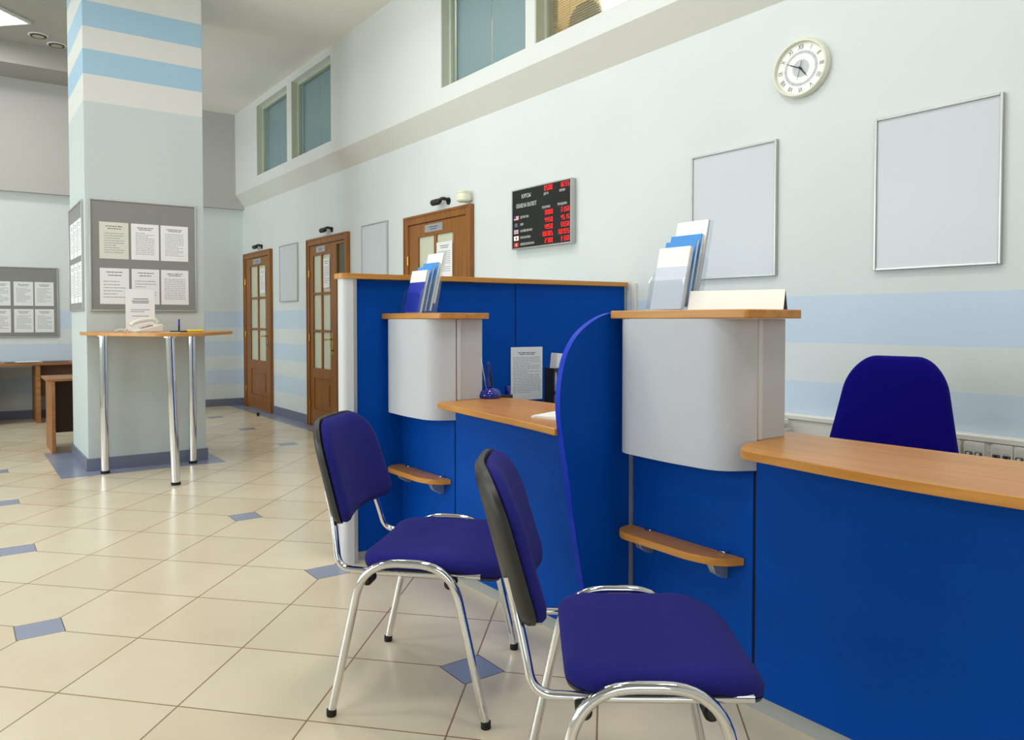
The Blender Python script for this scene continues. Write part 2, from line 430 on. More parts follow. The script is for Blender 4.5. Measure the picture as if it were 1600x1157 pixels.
def door(n, yl, yr, gl, gr, side=None):
    """yl = far edge (picture left), yr = near edge; gl/gr glazing extent; side = sidelight extent"""
    r = struct(bpy.data.objects.new('door_%d' % n, None)); COL.objects.link(r)
    H = 2.108; M = viewM(WX, yl, 0); W = yl-yr
    f = MB(M); c = .075
    f.box(0, c, 0, H, 0, .035, DOORW); f.box(W-c, W, 0, H, 0, .035, DOORW); f.box(c, W-c, H-c, H, 0, .035, DOORW)
    f.box(0, .02, 0, H, .035, .042, DOORW); f.box(W-.02, W, 0, H, .035, .042, DOORW); f.box(.02, W-.02, H-.02, H, .035, .042, DOORW)
    f.build('door_frame', r, bevel=.003)
    L0 = c+.004; L1 = (yl-side[0]-.05) if side else W-c-.004
    g0, g1 = yl-gl, yl-gr
    l = MB(M); t0, t1 = .002, .024
    zt = 1.915; zb = .66
    l.box(L0, g0, .01, H-c-.004, t0, t1, DOORW); l.box(g1, L1, .01, H-c-.004, t0, t1, DOORW)
    l.box(g0, g1, zt, H-c-.004, t0, t1, DOORW); l.box(g0, g1, .545, zb, t0, t1, DOORW); l.box(g0, g1, .01, .19, t0, t1, DOORW)
    l.box(g0, g1, .19, .545, t0, .012, DOORW); l.box(g0+.07, g1-.07, .25, .485, .012, .02, DOORW)
    gm = (g0+g1)/2
    l.box(gm-.018, gm+.018, zb, zt, .006, .026, DOORW)
    for z in (1.075, 1.49): l.box(g0, gm-.018, z-.014, z+.014, .006, .024, DOORW); l.box(gm+.018, g1, z-.014, z+.014, .006, .024, DOORW)
    for a, b in ((g0, g0+.008), (g1-.008, g1)): l.box(a, b, zb, zt, .024, .028, DOORW)
    l.build('door_leaf', r, bevel=.002)
    MB(M).box(g0, g1, zb, zt, .001, .010, FROST).build('glazing', r)
    if side:
        s0, s1 = yl-side[0], yl-side[1]
        s_ = MB(M); s_.box(L1+.003, s0, .01, H-c-.004, .002, .026, DOORW); s_.box(s1, W-c, .01, H-c-.004, .002, .026, DOORW)
        s_.box(s0, s1, 2.0, H-c-.004, .002, .026, DOORW); s_.box(s0, s1, .01, .2, .002, .026, DOORW); s_.build('sidelight_frame', r, bevel=.002)
        MB(M).box(s0, s1, .2, 2.0, .002, .009, DKGLASS).build('sidelight_pane', r)
    # hinges, handle, plate
    for z in (1.72, 1.0, .25): MB(M).tube([(L0, z-.04, .034), (L0, z+.04, .034)], .008, BRASS).build('hinge', r)
    hx = g1+(L1-g1)*.45 if L1-g1 < .12 else g1+.06
    h = MB(M); h.prism(rrect(hx-.02, hx+.02, .82, 1.06, .012, 4), .024, .029, BRASS); h.lathe([(.008, .029), (.008, .036), (.004, .037)], RUBBER, 12, (hx, .87, 0))
    hp = h.build('handle_plate', r)
    h = MB(M); h.tube(smoothpath([(hx, .99, .028), (hx, .99, .072), (hx-.11, .985, .072)], .02), .0085, BRASS); h.build('door_handle', hp)
    # name plate
    a = g0+(g1-g0)*.22; b = g0+(g1-g0)*.72
    pm = MB(M); pm.box(a, b, 1.945, 2.01, .024, .03, ALU)
    for k, (c0, c1) in enumerate(((.25, .75), (.32, .68))): pm.box(a+(b-a)*c0, a+(b-a)*c1, 1.983-.018*k, 1.989-.018*k, .03, .0304, FLAGB)
    pm.build('name_plate', r, bevel=.001)
    return M, gm, g1
DM = {}
DM[1] = door(1, 10.945, 9.825, 10.67, 10.03)
DM[2] = door(2, 8.576, 7.446, 8.40, 7.905, (7.74, 7.52))
DM[3] = door(3, 6.215, 5.108, 5.97, 5.38)

def sheet(M, x0, x1, y0, y1, z, mat, nl, label, group, name='notice_sheet', ink=INK, head=True, margin=.12, rnd=None, cat='notice', dark=None):
    """a printed paper sheet: thin slab with rows of printed words on its face"""
    R = random.Random(rnd if rnd is not None else hash(label) % 1000)
    cx, cy = (x0+x1)/2, (y0+y1)/2
    o_loc = M @ Vector((cx, cy, z))
    Mb = Matrix.Translation(-o_loc) @ M
    mb = MB(Mb); mb.box(x0, x1, y0, y1, z, z+.0012, mat)
    w = x1-x0; h = y1-y0; zz = z+.0012
    step = h*.78/nl; y = y1-h*.1
    for k in range(nl):
        a, b = x0+w*margin, x1-w*margin
        if head and k < 2: a, b = x0+w*(.22+.06*k), x1-w*(.2+.06*k)
        elif R.random() < .25: b -= w*R.uniform(.1, .4)
        if not (head and k == 2):
            x = a; th = min(step*(.34 if not (head and k < 2) else .5), .0065)
            while x < b-.004:
                L = min(R.uniform(.008, .03), b-x)
                mb.box(x, x+L, y-th, y, zz, zz+.0002, (dark or INKD) if head and k < 2 else ink); x += L+.004
        y -= step
    o = mb.build(name, None, loc=o_loc)
    return tag(o, label, cat, group)
gdoor = 'notices taped inside the door glass'
for n, txt in ((1, 'white printed notice on the glass of the furthest wooden door'), (2, 'white printed notice on the glass of the middle wooden door')):
    M, gm, g1 = DM[n]; w_ = .2 if n == 1 else .17
    sheet(M, g1-.02-w_, g1-.02, 1.52+.03, 1.87, .0265, PAPER, 12, txt, gdoor, rnd=n)
M, gm, g1 = DM[3]; sheet(M, gm+.03, g1-.015, 1.555, 1.845, .0265, PAPER, 14, 'white printed notice on the glass of the nearest wooden door behind the blue screen', gdoor, rnd=3)

# small black spot lamps above the doors, sensor, door stops
for (y, z, lab) in ((10.31, 2.155, 'small black lamp fixture above the furthest door'), (7.98, 2.16, 'small black lamp fixture above the middle door'), (5.56, 2.165, 'small black lamp fixture with red tip above the nearest door')):
    t = thing('door_lamp', (WX-.06, y, z), lab, 'lamp', 'black lamps above the doors')
    sub(t).tube(smoothpath([(WX, y-.07, z+.02), (WX-.06, y-.07, z+.03), (WX-.06, y-.02, z+.02)], .02), .014, BLACKP).lathe([(.03, WX-.008), (.03, WX)], BLACKP, 16, (0, y-.07, z+.01), 'x').build('arm', t)
    sub(t).lathe([(.016, y-.03), (.026, y+.0), (.026, y+.09), (.022, y+.095)], BLACKP, 20, (WX-.06, 0, z+.01), 'y').build('lamp_head', t)
    sub(t).lathe([(.02, y+.095), (.02, y+.1)], RED if z > 2.162 else DLAMP, 16, (WX-.06, 0, z+.01), 'y').build('lens', t)
t = thing('motion_sensor', (WX-.06, 5.17, 2.15), 'round cream plastic sensor on the wall just above the nearest door', 'sensor')
sub(t).lathe([(.045, 2.125), (.056, 2.135), (.056, 2.17), (.05, 2.185), (.053, 2.19), (.053, 2.205), (.035, 2.213)], CREAM, 28, (WX-.06, 5.17, 0)).build('housing', t)
sub(t).box(WX-.02, WX, 5.14, 5.20, 2.14, 2.19, CREAM).build('bracket', t)
for (x, y, lab) in ((3.05, 9.62, 'small dark rubber door stop on the floor between the two far doors'), (2.62, BY-.06, 'small dark rubber door stop by the back wall beside the column')):
    t = thing('door_stop', (x, y, 0), lab, 'door stop', 'door stops on the floor')
    sub(t).lathe([(.022, .0), (.022, .006), (.014, .01), (.018, .03), (.018, .042), (.012, .046)], RUBBER, 20, (x, y, 0)).build('rubber_stop', t)
    sub(t).lathe([(.026, 0), (.026, .005)], ALU, 20, (x, y, 0)).build('base_disc', t)

# ------------------------------------------------------------------ framed pale boards on the right wall
gb_ = 'pale framed boards on the right wall'
for (yl, yr, z0, z1, lab) in ((1.85, 1.335, 1.417, 2.082, 'nearest pale framed board, furthest right on the wall behind the office chair'),
                              (2.895, 2.352, 1.419, 2.092, 'pale framed board on the wall under the clock, behind the leaflets'),
                              (7.145, 6.58, 1.42, 2.132, 'pale framed board on the wall between the nearest and the middle door'),
                              (9.535, 8.915, 1.42, 2.115, 'pale framed board on the wall between the middle and the furthest door')):
    t = thing('poster_frame', (WX, (yl+yr)/2, z0), lab, 'picture frame', gb_)
    W = yl-yr; H = z1-z0; M = Matrix.Translation(-t.location) @ viewM(WX, yl, z0); c = .011
    MB(M).box(c, W-c, c, H-c, .001, .012, BOARDW).build('board_panel', t)
    f = MB(M); f.box(0, c, 0, H, 0, .02, ALU); f.box(W-c, W, 0, H, 0, .02, ALU); f.box(c, W-c, 0, c, 0, .02, ALU); f.box(c, W-c, H-c, H, 0, .02, ALU)
    f.build('frame', t, bevel=.002)

# ------------------------------------------------------------------ wall clock
t = thing('wall_clock', (WX, 2.222, 2.402), 'round cream wall clock with roman numerals high on the wall', 'clock')
M = viewM(0, 0, 0); M = M @ Matrix.Diagonal((1.09, 1, 1, 1)); R0 = .138
MB(M).lathe([(R0*.98, 0), (R0, .01), (R0, .022), (R0*.95, .034), (R0*.90, .034), (R0*.86, .022), (R0*.86, .012)], pmat('clock_rim', (226, 226, 208), rough=.35), 64).build('rim', t)
d = MB(M); d.lathe([(R0*.865, .013), (R0*.865, .016)], CARD, 64); d.build('dial', t)
d = MB(M)
for k in range(60):  # decorated ring
    a = k*PI/30; r0, r1 = R0*.50, R0*(.56 if k % 5 else .60)
    d.box(r0, r1, -.0008, .0008, .0161, .0168, DIALG if k % 5 else INK, Matrix.Rotation(a, 4, 'Z'))
d.lathe([(R0*.30, .0160), (R0*.30, .0166)], DIALG, 40)
d.shell([(R0*.50*math.cos(q*PI/36), R0*.50*math.sin(q*PI/36)) for q in range(73)], .0160, .01615, -R0*.10, DIALG)
d.build('dial_ornament', t)
for k, s_ in enumerate(('XII', 'I', 'II', 'III', 'IIII', 'V', 'VI', 'VII', 'VIII', 'IX', 'X', 'XI')):
    a = -k*PI/6; rr = R0*.725
    d = MB(M); d.text(s_, .028, INKD, Matrix.Rotation(a, 4, 'Z') @ Matrix.Translation((0, rr, .0168)) @ Matrix.Diagonal((.8, 1.15, 1, 1)), .0003); d.build('numeral', t)
def hand(deg, ln, w, z, tail=.012):
    R = Matrix.Rotation(-math.radians(deg), 4, 'Z'); h = MB(M @ R)
    h.prism([(-w, -tail), (w, -tail), (w, ln*.6), (0, ln), (-w, ln*.6)], z, z+.0012, HANDS); return h
hand(144, R0*.42, .0028, .019).build('hour_hand', t); hand(298, R0*.6, .0022, .021).build('minute_hand', t)
h = hand(194, R0*.42, .0010, .023, .035); h.lathe([(.004, .017), (.004, .026)], HANDS, 16); h.build('second_hand', t)

# ------------------------------------------------------------------ exchange rate display
yl, yr, z0, z1 = 4.548, 3.885, 1.703, 2.128
t = thing('exchange_rate_display', (WX, (yl+yr)/2, z0), 'black currency exchange rate display with red digits on the wall', 'display')
W = yl-yr; H = z1-z0; M = Matrix.Translation(-t.location) @ viewM(WX, yl, z0)
f = MB(M); c = .009; D = .045
f.box(0, W, 0, H, 0, D-.012, ALU); f.box(0, c, 0, H, D-.012, D, ALU); f.box(W-c, W, 0, H, D-.012, D, ALU); f.box(c, W-c, 0, c, D-.012, D, ALU); f.box(c, W-c, H-c, H, D-.012, D, ALU)
f.build('case', t, bevel=.002)
MB(M).box(c, W-c, c, H-c, D-.012, D-.004, SIGNBK).build('display_panel', t)
Z = D-.004
def tx(mb, s_, x, y, size, al='LEFT', sx=.85):
    mb = MB(M); mb.text(s_, size, SIGNTX, Matrix.Translation((x*W, y*H, Z+.0008)) @ Matrix.Diagonal((sx, 1, 1, 1)), .0004, al); mb.build('caption', t)
tm = None
tx(tm, 'КУРСЫ', .26, .865, .040, 'CENTER', .78); tx(tm, 'ОБМЕНА ВАЛЮТ', .26, .715, .040, 'CENTER', .72)
tx(tm, 'ДАТА', .60, .835, .022, 'CENTER'); tx(tm, 'ВРЕМЯ', .86, .835, .022, 'CENTER', .8)
tx(tm, 'ПОКУПКА', .60, .62, .022, 'CENTER', .85); tx(tm, 'ПРОДАЖА', .86, .625, .022, 'CENTER', .85)
rows = [('ДОЛЛАР США', '30.80', '31.50'), ('ЕВРО', '44.50', '45.15'), ('АНГЛИЙСКИЙ ФУНТ', '49.50', '55.50'), ('ЯПОНСКАЯ ЙЕНА', '0.0305', '0.0355'), ('ШВЕЙЦАРСКИЙ ФРАНК', '27.80', '31.50')]
ry = [.525, .405, .295, .185, .075]
for (a, b, c_), y in zip(rows, ry): tx(tm, a, .155, y, .0225, 'LEFT', .62)
SEG = {'0': 'abcdef', '1': 'bc', '2': 'abged', '3': 'abgcd', '4': 'fgbc', '5': 'afgcd', '6': 'afgedc', '7': 'abc', '8': 'abcdefg', '9': 'abcdfg'}
def digits(s_, xr, yc, h=.031):
    lm = MB(M)
    w_ = h*.48; th = h*.085; x = xr*W; y = yc*H
    for ch in reversed(s_):
        if ch == '.': lm.box(x-.001, x+.003, y-h/2-.002, y-h/2+.002, Z, Z+.001, LEDM); continue
        if ch == ':': [lm.box(x-.005, x-.001, y+q-.002, y+q+.002, Z, Z+.001, LEDM) for q in (-.007, .007)]; x -= .008; continue
        x0_ = x-w_
        for sg in SEG[ch]:
            q = {'a': (x0_, x, y+h/2-th, y+h/2), 'd': (x0_, x, y-h/2, y-h/2+th), 'g': (x0_, x, y-th/2, y+th/2), 'f': (x0_, x0_+th, y, y+h/2), 'e': (x0_, x0_+th, y-h/2, y), 'b': (x-th, x, y, y+h/2), 'c': (x-th, x, y-h/2, y)}[sg]
            lm.box(*q, Z, Z+.001, LEDM)
        x -= w_+.009
    lm.build('led_number', t)
digits('05.08', .70, .925); digits('16:55', .965, .925)
for (a, b, c_), y in zip(rows, ry): digits(b, .705, y+.012, .029); digits(c_, .965, y+.012, .029)
for k, y in enumerate(ry):
    fm = MB(M)
    a, b = .04*W, .125*W; c0, c1 = y*H-.016, y*H+.016; e = Z+.0006
    if k == 0:
        for q in range(7): fm.box(a, b, c0+.032*q/7, c0+.032*(q+1)/7, Z, e, RED if q % 2 == 0 else CARD)
        fm.box(a, a+(b-a)*.45, c0+.032*3/7, c1, Z, e+.0004, FLAGB)
    if k == 1:
        fm.box(a, b, c0, c1, Z, e, pmat('deep_blue_print', (24, 26, 88), rough=.6))
        for q in range(12): fm.box(-.0018, .0018, -.0018, .0018, e, e+.0003, YEL, Matrix.Translation(((a+b)/2+.010*math.cos(q*PI/6), y*H+.010*math.sin(q*PI/6), 0)))
    if k == 2:
        fm.box(a, b, c0, c1, Z, e, FLAGB)
        ang = math.atan2(c1-c0, b-a)
        for s_ in (1, -1):
            fm.box(-.026, .026, -.0032, .0032, e, e+.0002, CARD, Matrix.Translation(((a+b)/2, y*H, 0)) @ Matrix.Rotation(s_*ang, 4, 'Z'))
        fm.box(a, b, y*H-.005, y*H+.005, e, e+.0004, CARD); fm.box((a+b)/2-.005, (a+b)/2+.005, c0, c1, e, e+.0004, CARD)
        fm.box(a, b, y*H-.003, y*H+.003, e, e+.0006, RED); fm.box((a+b)/2-.003, (a+b)/2+.003, c0, c1, e, e+.0006, RED)
    if k == 3: fm.box(a, b, c0, c1, Z, e, CARD); fm.lathe([(.009, Z), (.009, e+.0004)], RED, 24, ((a+b)/2, y*H, 0))
    if k == 4:
        fm.box(a, b, c0, c1, Z, e, RED); fm.box((a+b)/2-.010, (a+b)/2+.010, y*H-.0035, y*H+.0035, e, e+.0004, CARD); fm.box((a+b)/2-.0035, (a+b)/2+.0035, y*H-.010, y*H+.010, e, e+.0004, CARD)
    fm.build('flag', t)

# ------------------------------------------------------------------ notice boards
def notice_board(M, W, H, label, loc, name='notice_board'):
    t = thing(name, loc, label, 'notice board'); Ml = Matrix.Translation(-t.location) @ M; c = .012
    MB(Ml).box(c, W-c, c, H-c, .001, .010, GREYFELT).build('felt_panel', t)
    f = MB(Ml); f.box(0, c, 0, H, 0, .018, ALU); f.box(W-c, W, 0, H, 0, .018, ALU); f.box(c, W-c, 0, c, 0, .018, ALU); f.box(c, W-c, H-c, H, 0, .018, ALU)
    f.build('frame', t, bevel=.002)
M = viewF(.878, CY0, 1.268); notice_board(M, .802, .892, 'grey notice board with six sheets on the front of the column', (1.28, CY0, 1.268))
cols_ = [(.070, .281), (.300, .508), (.522, .736)]; pos = ('left', 'middle', 'right')
for k, (a, b) in enumerate(cols_):
    sheet(M, a, b, .42, .712, .0105, PAPERC if k == 0 else PAPER, (12, 16, 18)[k], '%s sheet in the upper row on the column front board' % ('cream-tinted left', 'white middle', 'white right')[k], 'sheets on the column front board', margin=.16, rnd=10+k)
    sheet(M, a, b, .058, .345, .0105, PAPER, (9, 10, 15)[k], '%s sheet in the lower row on the column front board' % ('white left', 'white middle', 'white right')[k], 'sheets on the column front board', rnd=20+k)
M = viewL(CX0, 7.82, 1.27); notice_board(M, .83, .885, 'grey notice board on the narrow left face of the column', (CX0, 7.4, 1.27))
for k in range(3):
    a = .07+.24*k
    sheet(M, a, a+.21, .45, .75, .0105, PAPER, 13, 'printed sheet, %s of the upper row on the column side board' % ('farthest', 'middle one', 'nearest')[k], 'sheets on the column side board', rnd=30+k)
    sheet(M, a, a+.21, .07, .40, .0105, PAPER, 16, 'printed sheet, %s of the lower row on the column side board' % ('farthest', 'middle one', 'nearest')[k], 'sheets on the column side board', rnd=40+k)
M = viewF(-.30, BY, .985); notice_board(M, 1.36, .855, 'grey notice board on the back wall above the wooden desk', (.38, BY, .985))
bs = [('left', .45), ('second', .662), ('third', .894), ('right', 1.110)]
for k, (nm, a) in enumerate(bs):
    if k == 0: continue
    nm = ('', 'left-hand', 'middle', 'right-hand')[k]
    sheet(M, a, a+.20, .385, .675, .0105, PAPER, 14, '%s sheet in the upper row on the back wall board' % nm, 'sheets on the back wall board', rnd=50+k, ink=INK)
    sheet(M, a, a+.20, .062, .345, .0105, PAPER, 13, '%s sheet in the lower row on the back wall board' % nm, 'sheets on the back wall board', rnd=60+k)

# ------------------------------------------------------------------ column table
t = thing('standing_table', (1.3, 6.5, 0), 'tall wooden standing table with chrome legs against the column', 'table')
poly = smoothpath([(.800, 6.9, 0), (.868, 6.42, 0), (1.16, 5.90, 0), (1.30, 5.86, 0), (1.46, 5.90, 0), (1.93, 6.70, 0), (1.93, 6.9, 0)], [.12, .1, .08, .1, .12])
sub(t).prism([(p.x, p.y) for p in poly], 1.080, 1.106, WOODX).build('tabletop', t, bevel=.003)
for (x, y, lx, ly) in ((.945, 6.745, 0, 0), (1.294, 5.97, -.03, .0), (1.61, 6.80, 0, 0)):
    l = sub(t).tube([(x, y, .022), (x+lx, y+ly, 1.075)], .030, CHROME, 28).lathe([(.045, 1.072), (.045, 1.08)], CHROME, 24, (x+lx, y+ly, 0)).build('leg', t)
    sub(t).lathe([(.033, 0), (.033, .022)], RUBBER, 24, (x, y, 0)).build('foot_cap', l)
# telephone
t = thing('telephone', (1.17, 6.38, 1.106), 'ivory desk telephone with handset on the standing table', 'telephone', rz=.25)
MB().prism([(-.10, .002), (-.10, .012), (.03, .045), (.10, .062), (.115, .05), (.105, .002)], -.08, .08, PHONE, 'y').build('body', t, bevel=.006)
MB().tube(smoothpath([(-.085, .03, .05), (-.07, .03, .068), (-.02, .03, .086), (.06, .03, .098), (.10, .03, .092), (.115, .03, .072)], .02), .017, PHONE).build('handset', t)
k_ = MB()
for i in range(4):
    for j in range(3): k_.box(-.04+.022*i, -.026+.022*i, -.062+.02*j, -.048+.02*j, .028+.0055*i, .036+.0066*i, PINK)
k_.build('keypad', t, bevel=.001)
cp = [(-.11-.10*u, -.01+.02*math.sin(u*9)+.006*math.cos(u*90), .012+.004*math.sin(u*90)+.012*math.sin(u*7)**2) for u in [i/160 for i in range(161)]]
MB().tube([(-.085, .03, .045)]+cp, .0035, PHONE, 8).build('coiled_cord', t)
t = thing('notice_stand', (1.19, 6.62, 1.106), 'white instruction sheet standing upright behind the telephone', 'notice stand')
M = Matrix.Translation((0, 0, 0)) @ Matrix.Rotation(0, 4, 'Z') @ viewF(0, 0, 0) 
sm = MB(M @ Matrix.Rotation(-.06, 4, 'X')); sm.box(-.105, .105, .003, .335, 0, .0015, PAPER)
for k, (a, b, y) in enumerate(((-.05, .06, .255), (-.06, .065, .238), (-.055, .06, .225), (-.07, .07, .17), (-.07, .03, .155), (-.06, .06, .12))): sm.box(a, b, y, y+.006, .0015, .0018, INKD if k < 3 else INK)
sm.build('printed_sheet', t)
MB().box(-.105, .105, -.03, .04, .0005, .003, ACRYL).build('acrylic_foot', t)
MB(M @ Matrix.Rotation(-.06, 4, 'X')).box(-.108, .108, .001, .338, -.004, -.001, ACRYL).build('acrylic_back', t)
t = thing('pen_stand', (1.40, 6.30, 1.106), 'black pen base with a blue pen standing upright on the standing table', 'pen stand')
MB().prism(rrect(-.06, .06, -.04, .04, .015), .0, .01, BLACKP).build('base', t, bevel=.002)
MB().lathe([(.009, .01), (.007, .03)], BLACKP, 16).build('socket', t)
MB().lathe([(.002, .012), (.0075, .03), (.008, .095), (.004, .1)], PENB, 16, (0, 0, 0)).build('pen', t)
t = thing('marker', (1.50, 6.24, 1.116), 'yellow highlighter pen lying beside the black pen base', 'pen', rz=.2)
MB().lathe([(.003, -.06), (.009, -.05), (.009, .03)], YEL, 16, (0, 0, .0), 'x').build('barrel', t)
MB().lathe([(.010, .03), (.010, .065), (.007, .068)], YEL, 16, (0, 0, 0), 'x').build('cap', t)
for (x, y, a, lab) in ((1.12, 6.14, .3, 'white slip of paper under the edge of the telephone'), (1.30, 6.14, -.2, 'white slip of paper beside the black pen base')):
    tag(MB(Matrix.Rotation(a, 4, 'Z')).box(-.07, .07, -.05, .05, 0, .0015, PAPER).build('paper_slip', loc=(x, y, 1.1065)), lab, 'paper', 'slips on the standing table')

# ------------------------------------------------------------------ back desk and side table (far left)
t = thing('writing_desk', (.4, 10.75, 0), 'long brown wooden desk against the back wall under the notice board', 'desk')
s_ = sub(t); s_.box(-1.2, 1.75, 10.43, 11.05, .672, .698, DESKW); s_.build('desk_top', t, bevel=.003)
for x0, mt in ((.765, DESKW), (.315, BLACKP), (1.70, DESKW), (-1.15, DESKW)):
    sub(t).box(x0, x0+.045, 10.47, 11.04, 0, .672, mt).build('leg_panel', t, bevel=.002)
sub(t).box(.812, 1.698, 10.62, 10.64, .30, .672, DARKW).build('modesty_panel', t)
for (x, y, a, m_, lab) in ((.70, 10.6, .15, PAPER, 'white papers lying on the desk at the back wall'), (.60, 10.62, -.2, INKD, 'dark folder lying on the desk at the back wall, left of the papers'), (.98, 10.6, .1, INKD, 'dark folder on the back desk close to the column')):
    tag(MB(Matrix.Rotation(a, 4, 'Z')).box(-.12, .12, -.085, .085, 0, .008, m_).build('folder' if m_ is INKD else 'paper_stack', bevel=.001, loc=(x, y, .699 + (.0085 if m_ is PAPER else 0))), lab, 'folder' if m_ is INKD else 'paper', None)
t = thing('side_table', (1.1, 8.25, 0), 'low brown wooden table partly hidden behind the column', 'table')
sub(t).box(.665, 1.6, 7.98, 8.55, .648, .672, DESKW).build('table_top', t, bevel=.003)
for x0 in (.70, 1.53): sub(t).box(x0, x0+.03, 8.0, 8.53, 0, .648, DESKW).build('leg_panel', t, bevel=.002)
sub(t).box(.73, 1.53, 8.3, 8.32, .15, .648, DARKW).build('modesty_panel', t)

# ------------------------------------------------------------------ blue screen
ang = math.atan2(-.15, 1.80)
t = thing('partition_screen', (1.527, 3.553, 0), 'tall blue partition screen with wooden cap running to the wall', 'partition', rz=ang)
PL = 1.785; TH = .05
MB().box(.075, 1.00, -.0, TH, .045, 1.398, BLUE).build('screen_panel', t, bevel=.002)
MB().box(1.006, PL-.014, -.0, TH, .045, 1.398, BLUE).build('screen_panel', t, bevel=.002)
MB().box(1.00, 1.006, .006, TH-.006, .045, 1.398, RUBBER).build('joint_strip', t)
MB().box(PL-.013, PL-.002, -.003, TH+.003, 0, 1.398, ALU).build('end_trim', t)
MB().prism([(p.x, p.y) for p in smoothpath([(PL, -.02, 0), (0.012, -.05, 0), (-.010, -.03, 0), (-.010, TH+.012, 0), (PL, TH+.012, 0)], [.02, .02, .02])], 1.40, 1.426, WOODX).build('cap_rail', t, bevel=.002)
MB().prism(rrect(.0, .058, -.04, TH+.0, [.004, .028, .028, .004]), 0, 1.40, POSTW).build('end_post', t)
MB().box(.0585, .0745, -.036, TH-.004, 0, 1.40, ALU).build('post_trim', t)
MB().box(.075, PL-.014, .008, TH-.008, 0, .045, KICK).build('kick_plate', t)
# conduit on the wall at the end of the screen
tag(MB().box(-.02, 0, -.014, .014, -.38, .27, TRUNK).build('cable_conduit', bevel=.002, loc=(WX, 3.335, 1.15)), 'slim white cable conduit running up the wall beside the screen end', 'conduit')

# ------------------------------------------------------------------ service counters
def counter(X0, YS, label, front, group, width=1.55):
    """X0: plane of the customer-side panels, YS: far end (corner strip)"""
    t = thing('service_counter', (X0, YS-.8, 0), label, 'counter', group)
    B = lambda: sub(t)
    BW = .54; Y1 = YS-BW; Y2 = YS-width
    B().box(X0, X0+.02, Y1+.006, YS-.022, .055, .86, BLUE).build('front_panel', t, bevel=.0015)
    B().box(X0-.004, X0+.02, YS-.020, YS-.002, 0, 1.20, ALU).build('corner_strip', t)
    B().box(X0-.002, X0+.02, Y2, Y1-.006, .055, .80, BLUE).build('front_panel', t, bevel=.0015)
    B().box(X0+.006, X0+.014, Y1-.006, Y1+.006, .055, .80, RUBBER).build('joint_strip', t)
    B().box(X0+.012, X0+.03, Y2, YS-.022, 0, .054, KICK).build('kick_plate', t)
    # curved silver pedestal cover
    cl = smoothpath([(X0, YS-.03, 0), (X0-.045, YS-.085, 0), (X0-.108, YS-.13, 0), (X0-.112, Y1+.20, 0), (X0-.085, Y1+.06, 0), (X0+.006, Y1+.002, 0)], [.04, .05, .14, .10])
    cl = smoothpath([(X0-.002, YS-.018, 0), (X0-.100, YS-.06, 0), (X0-.112, Y1+.25, 0), (X0-.098, Y1+.055, 0), (X0+.004, Y1+.001, 0)], [.05, .06, .16, .07])
    B().shell([(p.x, p.y) for p in cl][::-1], .742, 1.203, .008, SILVER).build('pedestal_cover', t)
    # fascia towards the camera side: narrow light strip and side panel standing on the worktop
    B().box(X0+.008, X0+.030, Y1-.004, Y1+.018, .832, 1.203, POSTW).build('edge_strip', t, bevel=.003)
    B().box(X0+.030, X0+.150, Y1+.002, Y1+.018, .832, 1.203, SILVER).build('side_panel', t, bevel=.002)
    B().box(X0+.132, X0+.150, Y1+.018, YS-.03, .832, 1.203, SILVER).build('back_panel', t, bevel=.002)
    # upper ledge
    B().prism(rrect(X0-.112, X0+.155, Y1-.055, YS-.008, [.01, .02, .02, .012], 4), 1.204, 1.231, WOODY).build('top_shelf', t, bevel=.003)
    # worktop
    B().prism(front, .806, .832, WOODY).build('worktop', t, bevel=.004)
    # bag shelf
    zs = .44
    sh = smoothpath([(X0-.001, YS-.01, 0), (X0-.06, YS-.012, 0), (X0-.105, YS-.06, 0), (X0-.105, Y1+.16, 0), (X0-.07, Y1+.065, 0), (X0-.001, Y1+.035, 0)], [.03, .04, .12, .05])
    bs_ = B().prism([(p.x, p.y) for p in sh], zs, zs+.024, WOODY).build('bag_shelf', t, bevel=.003)
    for y in (YS-.11, Y1+.11):
        b = B(); b.prism([(X0, zs), (X0-.075, zs), (X0-.06, zs-.03), (X0-.02, zs-.052), (X0, zs-.055)], y-.012, y+.012, ALU, 'y')
        b.prism([(X0, zs+.024), (X0-.022, zs+.024), (X0-.02, zs+.032), (X0, zs+.034)], y-.014, y+.014, CHROME, 'y'); b.build('shelf_bracket', bs_, bevel=.002)
    # carcass end and inner side
    B().box(X0+.02, X0+.24, Y2, Y2+.02, 0, .806, BLUE).build('end_panel', t)
    return t
U1, U2 = (1.85, 3.548), (1.97, 2.008)
f1 = [(1.742, 2.985), (1.728, 2.90), (1.71, 2.70), (1.694, 2.50), (1.682, 2.33), (1.664, 2.17), (1.645, 2.035), (2.15, 2.035), (2.15, 2.65), (2.118, 3.06), (2.11, 3.44), (1.875, 3.44), (1.875, 3.008), (1.80, 3.004)]
f2 = [(2.0, 1.467), (1.93, 1.462)] + [(p.x, p.y) for p in smoothpath([(1.90, 1.452, 0), (1.80, 1.40, 0), (1.776, 1.10, 0)], .05)] + [(1.770, .93), (1.775, .80), (1.79, .66), (1.81, .47), (2.26, .47), (2.25, .86), (2.222, 1.39), (2.222, 1.93), (1.995, 1.93), (1.995, 1.47)]
counter(*U1, 'far blue service counter with silver pedestal, joining the tall screen', f1, 'blue service counters', 1.505)
counter(*U2, 'near blue service counter with silver pedestal, at the right of the picture', f2, 'blue service counters', 1.52)

